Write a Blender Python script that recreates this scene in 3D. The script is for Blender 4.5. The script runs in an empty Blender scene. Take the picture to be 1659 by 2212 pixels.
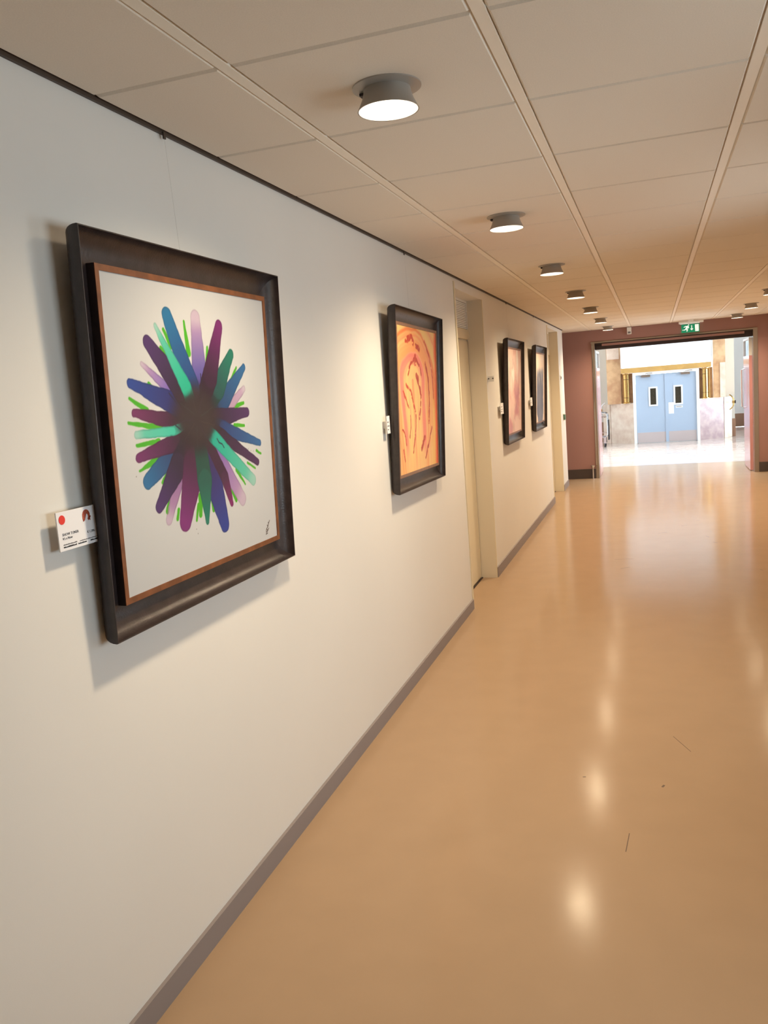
import bpy, bmesh, math, random
import numpy as np
from mathutils import Matrix, Vector
random.seed(4)
S = bpy.context.scene
C = S.collection
PI = math.pi

# ------------------------------------------------------------------ camera
CAMX, CAMZ = 1.2882, 1.57
cam = bpy.data.cameras.new('camera')
cam.sensor_fit = 'HORIZONTAL'; cam.sensor_width = 36.0
cam.lens = 36.0 * 1776.2 / 1659.0
cam.clip_start = 0.05; cam.clip_end = 200
co = bpy.data.objects.new('camera', cam); C.objects.link(co)
yaw, pitch, roll = math.radians(18.568), math.radians(-7.998), math.radians(4.381)
fw = Vector((-math.sin(yaw)*math.cos(pitch), math.cos(yaw)*math.cos(pitch), math.sin(pitch)))
rt = Vector((math.cos(yaw), math.sin(yaw), 0)); dn = -rt.cross(fw)
r2 = math.cos(roll)*rt + math.sin(roll)*dn
d2 = -math.sin(roll)*rt + math.cos(roll)*dn
co.matrix_world = Matrix(((r2.x, -d2.x, -fw.x, CAMX), (r2.y, -d2.y, -fw.y, 0), (r2.z, -d2.z, -fw.z, CAMZ), (0, 0, 0, 1)))
S.camera = co

# ------------------------------------------------------------------ world, sun, exposure
S.view_settings.view_transform = 'Standard'; S.view_settings.look = 'None'
S.view_settings.gamma = 1.0; S.view_settings.use_curve_mapping = False
S.view_settings.exposure = 0.0
wd = bpy.data.worlds.new('world'); S.world = wd; wd.use_nodes = True
bg = wd.node_tree.nodes['Background']
SKY = 10.0
bg.inputs['Color'].default_value = (0.79, 0.91, 1.0, 1); bg.inputs['Strength'].default_value = SKY
sun = bpy.data.lights.new('sun', 'SUN'); sun.energy = 2.5; sun.angle = math.radians(1.5); sun.color = (1, 0.95, 0.88)
so = bpy.data.objects.new('sun', sun); C.objects.link(so)
so.rotation_euler = Vector((0.25, 0.25, -1)).to_track_quat('-Z', 'Y').to_euler()
def portal(loc, rot, sx, sy):                       # guides sky sampling through a real opening
    l = bpy.data.lights.new('sky_portal', 'AREA'); l.shape = 'RECTANGLE'; l.size = sx; l.size_y = sy
    l.cycles.is_portal = True
    o = bpy.data.objects.new('sky_portal', l); C.objects.link(o); o.location = loc; o.rotation_euler = rot
LAMP_W = 100.0
LAMP_COL = (1.0, 0.79, 0.53)

HC = 2.345          # ceiling height
WX = 3.05           # corridor width
YE = 13.616         # end wall
# ------------------------------------------------------------------ materials
def lin(c):
    return tuple(((v/255)/12.92 if v/255 <= .04045 else ((v/255+.055)/1.055)**2.4) for v in c)
MATS = {}
def mat(name, rgb, rough=.6, metal=0., noise=0., nscale=8., bump=0., bscale=200., spec=.5, coat=0., emit=None, estr=0., trans=0., tint=None, stretch=None):
    if name in MATS: return MATS[name]
    m = bpy.data.materials.new(name); m.use_nodes = True; MATS[name] = m
    nt = m.node_tree; b = nt.nodes['Principled BSDF']; L = nt.links
    col = (*lin(rgb), 1)
    b.inputs['Base Color'].default_value = col
    b.inputs['Roughness'].default_value = rough; b.inputs['Metallic'].default_value = metal
    b.inputs['Specular IOR Level'].default_value = spec
    b.inputs['Coat Weight'].default_value = coat; b.inputs['Coat Roughness'].default_value = .1
    b.inputs['Transmission Weight'].default_value = trans
    if emit:
        b.inputs['Emission Color'].default_value = (*emit, 1); b.inputs['Emission Strength'].default_value = estr
    tc = nt.nodes.new('ShaderNodeTexCoord'); mp = nt.nodes.new('ShaderNodeMapping')
    L.new(tc.outputs['Object'], mp.inputs['Vector'])
    if stretch: mp.inputs['Scale'].default_value = stretch
    if noise:
        n = nt.nodes.new('ShaderNodeTexNoise'); n.inputs['Scale'].default_value = nscale; n.inputs['Detail'].default_value = 5
        r = nt.nodes.new('ShaderNodeValToRGB'); L.new(mp.outputs[0], n.inputs['Vector'])
        t2 = lin(tint) if tint else tuple(v*(1-noise) for v in lin(rgb))
        r.color_ramp.elements[0].color = (*t2, 1); r.color_ramp.elements[0].position = .35
        r.color_ramp.elements[1].color = col; r.color_ramp.elements[1].position = .65
        L.new(n.outputs['Fac'], r.inputs['Fac']); L.new(r.outputs[0], b.inputs['Base Color'])
    if bump:
        n2 = nt.nodes.new('ShaderNodeTexNoise'); n2.inputs['Scale'].default_value = bscale; n2.inputs['Detail'].default_value = 3
        bp = nt.nodes.new('ShaderNodeBump'); bp.inputs['Strength'].default_value = bump; bp.inputs['Distance'].default_value = .002
        L.new(mp.outputs[0], n2.inputs['Vector']); L.new(n2.outputs['Fac'], bp.inputs['Height']); L.new(bp.outputs[0], b.inputs['Normal'])
    return m
def glass(name, tc=(.95, .97, .97)):
    m = bpy.data.materials.new(name); m.use_nodes = True
    nt = m.node_tree; nt.nodes.remove(nt.nodes['Principled BSDF'])
    o = nt.nodes['Material Output']; t = nt.nodes.new('ShaderNodeBsdfTransparent'); g = nt.nodes.new('ShaderNodeBsdfGlossy')
    g.inputs['Roughness'].default_value = .02; t.inputs['Color'].default_value = (*tc, 1)
    mx = nt.nodes.new('ShaderNodeMixShader'); fr = nt.nodes.new('ShaderNodeFresnel'); fr.inputs['IOR'].default_value = 1.45
    nt.links.new(fr.outputs[0], mx.inputs[0]); nt.links.new(t.outputs[0], mx.inputs[1]); nt.links.new(g.outputs[0], mx.inputs[2])
    nt.links.new(mx.outputs[0], o.inputs[0]); MATS[name] = m; return m
M_WALL = mat('white_wall_paint', (226, 222, 215), .55, bump=.06, bscale=420, noise=.03, nscale=1.2)
M_CREAM = mat('cream_door_paint', (224, 211, 182), .4)
M_FRAME = mat('pale_frame_paint', (220, 210, 190), .45)
M_TILE = mat('ceiling_tile_board', (232, 221, 205), .9, noise=.06, nscale=300, bump=.15, bscale=900)
M_TEE = mat('ceiling_runner_paint', (240, 230, 214), .5)
M_PLENUM = mat('plenum_dark', (90, 78, 66), .9)
M_FLOOR = mat('tan_linoleum', (168, 141, 114), .145, noise=.04, nscale=5, bump=.03, bscale=260, spec=.055)
M_BASE = mat('grey_skirting', (138, 128, 126), .5)
M_RAIL = mat('dark_rail', (70, 55, 44), .5)
M_ENDW = mat('dusky_pink_paint', (154, 114, 106), .6, bump=.05, bscale=300)
M_DSKIRT = mat('dark_skirting', (70, 58, 54), .5)
M_STEEL = mat('brushed_steel', (170, 160, 150), .32, 1.0)
M_CHROME = mat('chrome', (215, 215, 218), .12, 1.0)
M_DARK = mat('dark_recess', (44, 30, 28), .6)
M_BLACKW = mat('black_stained_wood', (56, 46, 45), .33, noise=.35, nscale=30, stretch=(1, 1, 1), bump=.25, bscale=160)
M_COPPER = mat('copper_wood_slip', (126, 76, 44), .4, noise=.35, nscale=25)
M_GREYSLIP = mat('grey_brown_slip', (140, 104, 84), .45, noise=.2, nscale=40)
M_LAMPM = mat('lamp_grey_metal', (168, 160, 150), .45, .3)
M_LAMPIN = mat('lamp_white_reflector', (245, 243, 238), .4)
M_GLOW = mat('lamp_glow', (255, 250, 240), .5, emit=(1, .93, .82), estr=9)
M_WHITE = mat('white_plastic', (232, 230, 226), .4)
M_CARD = mat('white_card', (236, 234, 236), .5)
M_INK = mat('black_ink', (24, 22, 24), .6)
M_GREYINK = mat('grey_ink', (120, 118, 120), .6)
M_RED = mat('red_sticker', (224, 48, 26), .45)
M_RUST = mat('rust_logo', (132, 38, 20), .5, noise=1, nscale=90, tint=(190, 92, 50))
M_GREEN = mat('exit_green', (0, 128, 92), .4, emit=lin((0, 150, 106)), estr=.35)
M_SIGNW = mat('exit_white', (240, 250, 245), .4, emit=(.9, 1, .95), estr=.5)
M_GLASS = glass('clear_glass')
M_FROST = glass('milky_film_glass', (.5, .5, .5))
M_PINK = mat('pink_door_laminate', (208, 150, 150), .22, coat=.4)
M_BLUE = mat('pale_blue_door_paint', (164, 180, 200), .35)
M_KICK = mat('kick_plate', (186, 172, 170), .4)
M_DGLASS = mat('dark_wired_glass', (66, 60, 50), .15, noise=.3, nscale=30)
M_TRAV = mat('travertine', (226, 188, 144), .4, noise=1, nscale=5, tint=(196, 150, 112), bump=.2, bscale=30)
M_TRAV2 = mat('pale_travertine', (242, 224, 206), .4, noise=1, nscale=6, tint=(226, 200, 180), bump=.1, bscale=30)
M_MAUVE = mat('mauve_marble', (192, 168, 166), .3, noise=1, nscale=7, tint=(170, 144, 146))
M_BEAM = mat('ochre_beam', (200, 158, 92), .4, noise=.15, nscale=6)
M_BRASS = mat('brass', (214, 176, 110), .2, 1.0)
M_BRONZE = mat('wood_backing', (160, 112, 66), .5, noise=.25, nscale=12)
M_MARBLE = mat('hall_marble', (208, 190, 180), .12, noise=1, nscale=2.2, tint=(192, 172, 162), stretch=(1, 5, 1))
M_HALLW = mat('hall_white_paint', (236, 234, 232), .6)
M_BROWNSK = mat('brown_stone_skirting', (150, 112, 88), .4)
M_BLACKP = mat('black_rubber', (28, 26, 30), .5)
M_THREAD = mat('nylon_thread', (206, 200, 192), .5)
M_GREYW = mat('pale_grey_paint', (206, 200, 190), .6)
M_SLAT = mat('pale_blind_slat', (240, 240, 238), .5)
M_LGREEN = mat('reader_green', (30, 96, 70), .4)

# ------------------------------------------------------------------ helpers
def setp(o, label=None, cat=None, group=None, kind=None):
    if label: o['label'] = label
    if cat: o['category'] = cat
    if group: o['group'] = group
    if kind: o['kind'] = kind
    return o
def link(name, me, m=None, parent=None, loc=(0, 0, 0), rot=(0, 0, 0)):
    o = bpy.data.objects.new(name, me); C.objects.link(o)
    if m and not me.materials: me.materials.append(m)
    if parent: o.parent = parent
    o.location = loc; o.rotation_euler = rot
    return o
def obj(name, bm, m, parent=None, loc=(0, 0, 0), rot=(0, 0, 0), smooth=False, bev=0):
    if bev:
        bmesh.ops.bevel(bm, geom=[e for e in bm.edges if len(e.link_faces) == 2 and e.calc_face_angle(0) > .5], offset=bev, segments=2, affect='EDGES', profile=.5)
    bmesh.ops.recalc_face_normals(bm, faces=bm.faces)
    me = bpy.data.meshes.new(name); bm.to_mesh(me); bm.free()
    if smooth:
        for p in me.polygons: p.use_smooth = True
        try: me.set_sharp_from_angle(angle=math.radians(40))
        except Exception: pass
    return link(name, me, m, parent, loc, rot)
def empty(name, loc, rot=(0, 0, 0), label=None, cat=None, group=None):
    o = bpy.data.objects.new(name, None); o.empty_display_size = .1; C.objects.link(o)
    o.location = loc; o.rotation_euler = rot
    return setp(o, label, cat, group)
def bx(bm, x0, x1, y0, y1, z0, z1):
    v = [bm.verts.new(p) for p in ((x0,y0,z0),(x1,y0,z0),(x1,y1,z0),(x0,y1,z0),(x0,y0,z1),(x1,y0,z1),(x1,y1,z1),(x0,y1,z1))]
    for f in ((0,3,2,1),(4,5,6,7),(0,1,5,4),(1,2,6,5),(2,3,7,6),(3,0,4,7)): bm.faces.new([v[i] for i in f])
    return bm
def boxes(*bs):
    bm = bmesh.new()
    for b in bs: bx(bm, *b)
    return bm
def box(name, b, m, parent=None, bev=0):
    return obj(name, boxes(b), m, parent, bev=bev)
def lathe(prof, n=40, closed=False):                # profile [(r,z)] about z
    bm = bmesh.new(); rings = []
    for r, z in prof:
        rings.append([bm.verts.new((r*math.cos(2*PI*i/n), r*math.sin(2*PI*i/n), z)) for i in range(n)])
    ps = list(zip(rings, rings[1:])) + ([(rings[-1], rings[0])] if closed else [])
    for a, b in ps:
        for i in range(n):
            j = (i+1) % n; bm.faces.new((a[i], a[j], b[j], b[i]))
    if not closed:
        for rg, rv in ((rings[0], True), (rings[-1], False)):
            if (prof[0] if rv else prof[-1])[0] > 1e-6: bm.faces.new(rg[::-1] if rv else rg)
    return bm
def tube(bm, pts, r, n=8, closed=False):
    pts = [Vector(p) for p in pts]; rings = []; k = len(pts)
    for i, p in enumerate(pts):
        a = pts[(i-1) % k] if (closed or i) else p; b = pts[(i+1) % k] if (closed or i < k-1) else p
        t = (b-a).normalized(); up = Vector((0, 0, 1)) if abs(t.z) < .9 else Vector((0, 1, 0))
        u = t.cross(up).normalized(); w = t.cross(u)
        rings.append([bm.verts.new(p + r*(math.cos(2*PI*j/n)*u + math.sin(2*PI*j/n)*w)) for j in range(n)])
    for a, b in list(zip(rings, rings[1:])) + ([(rings[-1], rings[0])] if closed else []):
        for j in range(n):
            q = (j+1) % n; bm.faces.new((a[j], a[q], b[q], b[j]))
    if not closed: bm.faces.new(rings[0]); bm.faces.new(rings[-1][::-1])
    return bm
def poly_yz(pts, x0, x1):                           # prism of a (y,z) outline between two x
    bm = bmesh.new()
    a = [bm.verts.new((x0, y, z)) for y, z in pts]; b = [bm.verts.new((x1, y, z)) for y, z in pts]
    bm.faces.new(a); bm.faces.new(b[::-1]); n = len(pts)
    for i in range(n):
        j = (i+1) % n; bm.faces.new((a[i], b[i], b[j], a[j]))
    return bm
def poly_xz(pts, y0, y1):
    bm = bmesh.new()
    a = [bm.verts.new((x, y0, z)) for x, z in pts]; b = [bm.verts.new((x, y1, z)) for x, z in pts]
    bm.faces.new(a); bm.faces.new(b[::-1]); n = len(pts)
    for i in range(n):
        j = (i+1) % n; bm.faces.new((a[i], b[i], b[j], a[j]))
    return bm
def text_mesh(name, body, size, m, parent, loc, rot, align='LEFT', ext=.0003):
    cu = bpy.data.curves.new(name, 'FONT'); cu.body = body; cu.size = size; cu.extrude = ext; cu.align_x = align
    cu.resolution_u = 2
    t = bpy.data.objects.new('tmp_text', cu); C.objects.link(t)
    me = bpy.data.meshes.new_from_object(t.evaluated_get(bpy.context.evaluated_depsgraph_get()))
    bpy.data.objects.remove(t); bpy.data.curves.remove(cu)
    me.name = name; me.materials.clear()
    return link(name, me, m, parent, loc, rot)
def struct(o): o['kind'] = 'structure'; return o

# ================================================================== STRUCTURE
T = .2
D1 = (5.715, 6.665, 2.272)      # first door recess: y0, y1, top
D2 = (10.97, 12.15, 2.29)
YL = 12.86                      # end of the left wall
NX = -1.3                       # depth of the side passage
YB = -3.0                       # wall behind the viewer
ZT = 2.5
floor = struct(obj('floor', boxes((-T, WX, YB, YE+.001, -.1, 0), (NX-.1, -T, 12.66, YE+.001, -.1, 0), (.2, 2.9, YE+.001, 15.3, -.1, 0)), M_FLOOR))
wl = struct(obj('wall_left', boxes((-T, 0, YB, D1[0], 0, ZT), (-T, 0, D1[0], D1[1], D1[2], ZT), (-T, 0, D1[1], D2[0], 0, ZT),
     (-T, 0, D2[0], D2[1], D2[2], ZT), (-T, 0, D2[1], YL, 0, ZT), (NX, -T, YL-.15, YL, 0, ZT)), M_WALL))
struct(box('wall_passage', (NX-.15, NX, YL-.15, YE, 0, ZT), M_WALL))
# right wall with daylight windows (outside the picture)
WIN = [(1.0, 2.3), (3.4, 4.4), (11.9, 13.2)]  # farthest opening is added, unseen, to whiten the wall past the second door
wz0, wz1 = .85, 1.85
ys = [YB] + [v for w in WIN for v in w] + [YE]
bs = [(WX, WX+T, ys[i], ys[i+1], 0, ZT) for i in range(0, len(ys), 2)]
for a, b in WIN: bs += [(WX, WX+T, a, b, 0, wz0), (WX, WX+T, a, b, wz1, ZT)]
struct(obj('wall_right', boxes(*bs), M_WALL))
for i, (a, b) in enumerate(WIN):
    w = struct(obj('window_%d' % (i+1), boxes((WX+.06, WX+.12, a, a+.05, wz0, wz1), (WX+.06, WX+.12, b-.05, b, wz0, wz1),
          (WX+.06, WX+.12, a+.05, b-.05, wz0, wz0+.05), (WX+.06, WX+.12, a+.05, b-.05, wz1-.05, wz1)), M_WHITE))
    box('pane', (WX+.085, WX+.091, a+.05, b-.05, wz0+.05, wz1-.05), M_GLASS, w)
    portal((WX+T+.02, (a+b)/2, (wz0+wz1)/2), (0, PI/2, 0), wz1-wz0, b-a)
struct(box('wall_behind', (-T, WX+T, YB-.15, YB, 0, ZT), M_WALL))
# end wall with the wide doorway
PL, PR, PT = .372, 2.778, 2.165
struct(obj('wall_end', boxes((NX-.15, PL, YE, YE+.15, 0, ZT), (PR, WX+T, YE, YE+.15, 0, ZT), (PL, PR, YE, YE+.15, PT, ZT)), M_ENDW))
# skirtings
def skirt(name, b, m): return struct(box(name, b, m, bev=.002))
skirt('baseboard_left', (0, .012, YB, D1[0]-.03, 0, .07), M_BASE)
bl2 = skirt('baseboard_left.001', (0, .012, D1[1]+.006, D2[0], 0, .085), M_BASE)
skirt('baseboard_left.002', (0, .012, D2[1]+.01, YL, 0, .085), M_BASE)
skirt('baseboard_end', (NX, PL-.002, YE-.014, YE, 0, .155), M_DSKIRT)
skirt('baseboard_end.001', (PR+.002, WX, YE-.014, YE, 0, .15), M_DSKIRT)
skirt('baseboard_right', (WX-.012, WX, YB, YE-.02, 0, .08), M_BASE)

# ------------------------------------------------------------------ ceiling: boards in a grid of runners
ceil = struct(obj('ceiling', boxes((NX-.15, WX+T, YB-.15, YE+.15, 2.42, 2.5)), M_PLENUM))
TEES = [.369, .966, 1.562, 2.158, 2.755]
JOINT0 = 1.825
def tile_mesh(w, l):
    bm = bmesh.new(); e = .008; h = .02
    def ring(ix, z): return [bm.verts.new(p) for p in ((ix, ix, z), (w-ix, ix, z), (w-ix, l-ix, z), (ix, l-ix, z))]
    a = ring(e, 0); b = ring(0, e); c = ring(0, h)
    bm.faces.new(a[::-1]); bm.faces.new(c)
    for p, q in ((a, b), (b, c)):
        for i in range(4): bm.faces.new((p[i], p[(i+1) % 4], q[(i+1) % 4], q[i]))
    bmesh.ops.recalc_face_normals(bm, faces=bm.faces)
    me = bpy.data.meshes.new('ceiling_tile'); bm.to_mesh(me); bm.free(); me.materials.append(M_TILE); return me
cols = [(.012, TEES[0]-.015)] + [(TEES[i]+.015, TEES[i+1]-.015) for i in range(4)] + [(TEES[4]+.015, WX-.003)]
tm = {}
yj = [JOINT0 + .6*k for k in range(-8, 21)]
for ci, (a, b) in enumerate(cols):
    for k in range(len(yj)-1):
        y0, y1 = yj[k]+.002, yj[k+1]-.002
        y1 = min(y1, YE-.004)
        if y1 - y0 < .05: continue
        key = (ci, round(y1-y0, 3))
        if key not in tm: tm[key] = tile_mesh(b-a, y1-y0)
        link('ceiling_tile', tm[key], None, ceil, (a, y0, HC))
link('ceiling_tile', tile_mesh(-NX-.004, YE-YL-.004), None, ceil, (NX, YL+.002, HC))
# tail boards at the camera side
for a, b in cols: link('ceiling_tile', tile_mesh(b-a, yj[0]-YB-.004), None, ceil, (a, YB+.002, HC))
for i, x in enumerate(TEES):
    box('runner', (x-.0145, x+.0145, YB+.002, YE-.002, HC+.0006, HC+.03), M_TEE, ceil)
box('runner', (-.004, .012, YL, YE-.002, HC+.001, HC+.03), M_TEE, ceil)
# hanging rail where wall meets ceiling
rail = struct(obj('trim_1', boxes((.0005, .0095, YB, YL-.001, HC-.006, HC+.02)), M_RAIL))

# ------------------------------------------------------------------ doors in the left wall
def door(n, y0, y1, top, grille):
    d = struct(obj('door_%d' % n, boxes((-T, -.135, y0, y1, 0, top)), M_FRAME))           # back of the recess
    box('door_leaf', (-.135, -.127, y0+.012, y1-.012, .012, 1.955), M_CREAM, d, bev=.002)
    lf = [c for c in d.children if c.name.startswith('door_leaf')][0]
    hd = bmesh.new(); tube(hd, [(-.127, y0+.09, 1.02), (-.085, y0+.09, 1.02), (-.085, y0+.2, 1.02)], .009)
    obj('handle', hd, M_STEEL, lf, smooth=True)
    box('threshold', (-.127, -.115, y0+.01, y1-.01, .0, .006), M_DARK, d)
    box('jamb', (-.127, .003, y1-.003, y1+.0, 0, top), M_FRAME, d)
    box('jamb', (-.127, .003, y0, y0+.003, 0, top), M_FRAME, d)
    box('transom_bar', (-.135, -.115, y0+.003, y1-.003, 1.968, 2.045), M_CREAM, d, bev=.002)
    box('casing', (0, .007, y0-.03, y0, 0, HC-.03), M_CREAM, d, bev=.002)
    box('casing', (0, .006, y1, y1+.012, 0, top), M_CREAM, d, bev=.002)
    g = obj('transom_frame', boxes((-.133, -.118, y0+.003, y0+.03, 2.046, top-.001), (-.133, -.118, y1-.03, y1-.003, 2.046, top-.001),
          (-.133, -.118, y0+.03, y1-.03, top-.02, top-.001)), M_WHITE, d)
    if grille:
        n_ = 15; h = (top-.022-2.048)/n_; me = None
        for i in range(n_):
            z = 2.049 + i*h
            if me is None:
                s = obj('slat', boxes((-.006, .0, y0+.031, y1-.031, .001, h-.003)), M_SLAT, g, loc=(-.121, 0, z)); s.rotation_euler = (0, 0, 0); me = s.data
            else: link('slat', me, None, g, (-.121, 0, z))
    return d
door(1, D1[0], D1[1], D1[2], True)
door(2, D2[0], D2[1], D2[2], False)

# ------------------------------------------------------------------ doorway frame in the end wall
fr = struct(obj('trim_2', boxes((PL, PL+.05, YE-.012, YE+.16, 0, PT-.002), (PR-.062, PR, YE-.012, YE+.16, 0, PT-.002)), M_STEEL, bev=.003))
box('head_trim', (PL-.01, PR-.05, YE-.014, YE-.001, PT-.026, PT-.004), M_STEEL, fr, bev=.002)
box('shadow_gap', (PL+.051, PR-.063, YE+.004, YE+.15, PT-.04, PT-.003), M_DARK, fr)
box('closer_rail', (PL+.16, PR-.18, YE+.0, YE+.05, PT-.075, PT-.041), M_ENDW, fr, bev=.002)
box('soffit', (PL+.051, PR-.063, YE+.051, YE+.15, PT-.125, PT-.041), M_DARK, fr)
box('edge_glint', (PL+.008, PL+.02, YE-.026, YE-.013, .22, PT-.06), M_CHROME, fr, bev=.003)  # bright reflections along the door edge, put in as a chrome strip

def leaf(n, x0, x1, hand):
    d = struct(obj('door_%d' % n, boxes((x0, x1, YE+.17, YE+1.0, .012, 1.76)), M_PINK, bev=.002))
    xm = (x0+x1)/2
    obj('glazing_frame', boxes((x0, x1, YE+.17, YE+.2, 1.762, 2.03), (x0, x1, YE+.97, YE+1.0, 1.762, 2.03), (x0, x1, YE+.2, YE+.97, 2.0, 2.03)), M_WHITE, d)
    box('pane', (xm-.004, xm+.004, YE+.2, YE+.97, 1.762, 2.0), M_GLASS, d)
    bm = bmesh.new(); xx = x1 if hand > 0 else x0
    tube(bm, [(xx, YE+.86, .95), (xx+hand*.045, YE+.86, .97), (xx+hand*.045, YE+.86, 1.55), (xx, YE+.86, 1.57)], .011)
    if hand < 0: obj('pull_handle', bm, M_CHROME, d, smooth=True)
    else: bm.free()
    return d
leaf(3, PL+.012, PL+.055, 1)
leaf(4, PR-.105, PR-.062, -1)

# ================================================================== HALL BEYOND
HX0, HX1, HY0, HY1, HZ = -3.2, 4.4, YE+.15, 24.7, 4.6
hf = struct(obj('floor.001', boxes((HX0, .2, HY0, 15.3, -.1, -.004), (2.9, HX1, HY0, 15.3, -.1, -.004), (HX0, HX1, 15.3, HY1, -.1, -.006)), M_MARBLE))
th = None
for i in range(10):
    for j in range(8):
        x = -3.2 + i*1.02 + (j % 2)*.35; y = 15.31 + j*.72
        if th is None:
            bm = boxes((.004, 1.016, .004, .716, 0, .006))
            o = obj('marble_tile', bm, M_MARBLE, hf, loc=(x, y, -.006), bev=.001); th = o.data
        elif x+1.02 < HX1: link('marble_tile', th, None, hf, (x, y, -.006))
struct(box('wall_hall_left', (HX0-.2, HX0, HY0, HY1, 0, HZ), M_HALLW))
RW0, RW1, RZ0, RZ1 = 15.0, 23.6, .3, 3.9
struct(obj('wall_hall_right', boxes((HX1, HX1+.2, HY0, RW0, 0, HZ), (HX1, HX1+.2, RW1, HY1, 0, HZ), (HX1, HX1+.2, RW0, RW1, 0, RZ0), (HX1, HX1+.2, RW0, RW1, RZ1, HZ)), M_HALLW))
w = struct(obj('window_7', boxes((HX1+.05, HX1+.12, RW0, RW0+.06, RZ0, RZ1), (HX1+.05, HX1+.12, RW1-.06, RW1, RZ0, RZ1), (HX1+.05, HX1+.12, RW0+.06, RW1-.06, RZ0, RZ0+.06), (HX1+.05, HX1+.12, RW0+.06, RW1-.06, RZ1-.06, RZ1)), M_WHITE))
box('pane', (HX1+.08, HX1+.088, RW0+.06, RW1-.06, RZ0+.06, RZ1-.06), M_GLASS, w)
portal((HX1+.22, (RW0+RW1)/2, (RZ0+RZ1)/2), (0, PI/2, 0), RZ1-RZ0, RW1-RW0)
BWX0, BWX1, BWZ0, BWZ1 = -.7, 3.0, 1.3, 4.2
struct(obj('wall_hall_back', boxes((HX0, BWX0, HY1, HY1+.2, 0, HZ), (BWX1, HX1, HY1, HY1+.2, 0, HZ), (BWX0, BWX1, HY1, HY1+.2, 0, BWZ0), (BWX0, BWX1, HY1, HY1+.2, BWZ1, HZ)), M_HALLW))
portal(((BWX0+BWX1)/2, HY1+.22, (BWZ0+BWZ1)/2), (-PI/2, 0, 0), BWX1-BWX0, BWZ1-BWZ0)
w = struct(obj('window_4', boxes((BWX0, BWX0+.06, HY1+.05, HY1+.12, BWZ0, BWZ1), (BWX1-.06, BWX1, HY1+.05, HY1+.12, BWZ0, BWZ1), (BWX0+.06, BWX1-.06, HY1+.05, HY1+.12, BWZ0, BWZ0+.06), (BWX0+.06, BWX1-.06, HY1+.05, HY1+.12, BWZ1-.06, BWZ1)), M_WHITE))  # added opening, lets sky shine white through the drum's upper pane
box('pane', (BWX0+.06, BWX1-.06, HY1+.08, HY1+.088, BWZ0+.06, BWZ1-.06), M_GLASS, w)
struct(obj('wall_hall_front', boxes((HX0-.2, NX-.15, HY0-.15, HY0, 0, HZ), (WX+T, HX1+.2, HY0-.15, HY0, 0, HZ), (NX-.15, WX+T, HY0-.15, HY0, 2.5, HZ)), M_HALLW))
SKX0, SKX1, SKY0, SKY1 = -2.6, 3.6, 14.3, 18.2
struct(obj('ceiling.001', boxes((HX0, SKX0, HY0, HY1, HZ, HZ+.15), (SKX1, HX1, HY0, HY1, HZ, HZ+.15), (SKX0, SKX1, HY0, SKY0, HZ, HZ+.15), (SKX0, SKX1, SKY1, HY1, HZ, HZ+.15)), M_HALLW))
w = struct(obj('window_5', boxes((SKX0, SKX1, SKY0, SKY0+.06, HZ+.04, HZ+.1), (SKX0, SKX1, SKY1-.06, SKY1, HZ+.04, HZ+.1), ((SKX0+SKX1)/2-.03, (SKX0+SKX1)/2+.03, SKY0+.06, SKY1-.06, HZ+.04, HZ+.1)), M_WHITE))
box('pane', (SKX0, SKX1, SKY0+.06, SKY1-.06, HZ+.066, HZ+.074), M_GLASS, w)
portal(((SKX0+SKX1)/2, (SKY0+SKY1)/2, HZ+.17), (0, 0, 0), SKX1-SKX0, SKY1-SKY0)
struct(box('baseboard_hall', (3.05, HX1, HY1-.03, HY1, 0, .36), M_BROWNSK, bev=.004))
struct(box('baseboard_hall.001', (HX0, BWX0+.3, HY1-.03, HY1, 0, .5), M_BROWNSK, bev=.004))

# entrance drum: curved stone parapets, piers, beam, glazing
DX, DY, DR = 1.555, 22.1, 1.72
def curved(a0, a1, r0, r1, z0, z1, n=14):
    bm = bmesh.new(); prev = None; first = None
    for i in range(n+1):
        a = a0 + (a1-a0)*i/n; s, c = math.sin(a), -math.cos(a)
        q = [bm.verts.new((DX+r*s, DY+r*c, z)) for r, z in ((r0, z0), (r1, z0), (r1, z1), (r0, z1))]
        if prev:
            for k in range(4): bm.faces.new((prev[k], prev[(k+1) % 4], q[(k+1) % 4], q[k]))
        else: first = q
        prev = q
    bm.faces.new(first); bm.faces.new(prev[::-1]); return bm
aD = math.asin(.735/DR)
for nm, s, m in (('wall_parapet_left', -1, M_TRAV2), ('wall_parapet_right', 1, M_MAUVE)):
    p = struct(obj(nm, curved(s*aD, s*.84, DR-.22, DR, 0, .94), m, smooth=True))
    pc = obj('pilaster', curved(s*.845, s*1.02, DR-.24, DR+.01, 0, .945), M_TRAV2, p, smooth=True)
    obj('coping', curved(s*aD, s*.84, DR-.22, DR-.001, .941, .955), M_TRAV2, p, smooth=True)
for nm, s, x0, x1 in (('wall_pier_left', -1, .225, .56), ('wall_pier_right', 1, 2.60, 2.87)):
    p = struct(obj(nm, boxes((x0, x1, 20.72, 21.2, .957, 3.2)), M_TRAV, bev=.01))
    if s > 0: box('pier_facing', (x0+.15, x1-.003, 20.705, 20.719, .96, 1.75), M_TRAV2, p, bev=.003)
    else: box('pier_facing', (x0+.01, x1-.04, 20.705, 20.719, 2.02, 3.0), M_TRAV2, p, bev=.003)
beam = struct(obj('trim_3', boxes((.567, 2.55, 20.43, 20.7, 1.665, 1.785)), M_BEAM, bev=.006))
box('backing_panel', (.55, .815, 20.72, 20.76, .957, 1.664), M_BRONZE, beam)
box('backing_panel', (2.29, 2.59, 20.72, 20.76, .957, 1.664), M_BRONZE, beam)
box('edge_strip', (2.505, 2.53, 20.66, 20.715, .957, 1.664), M_BEAM, beam)
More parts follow.
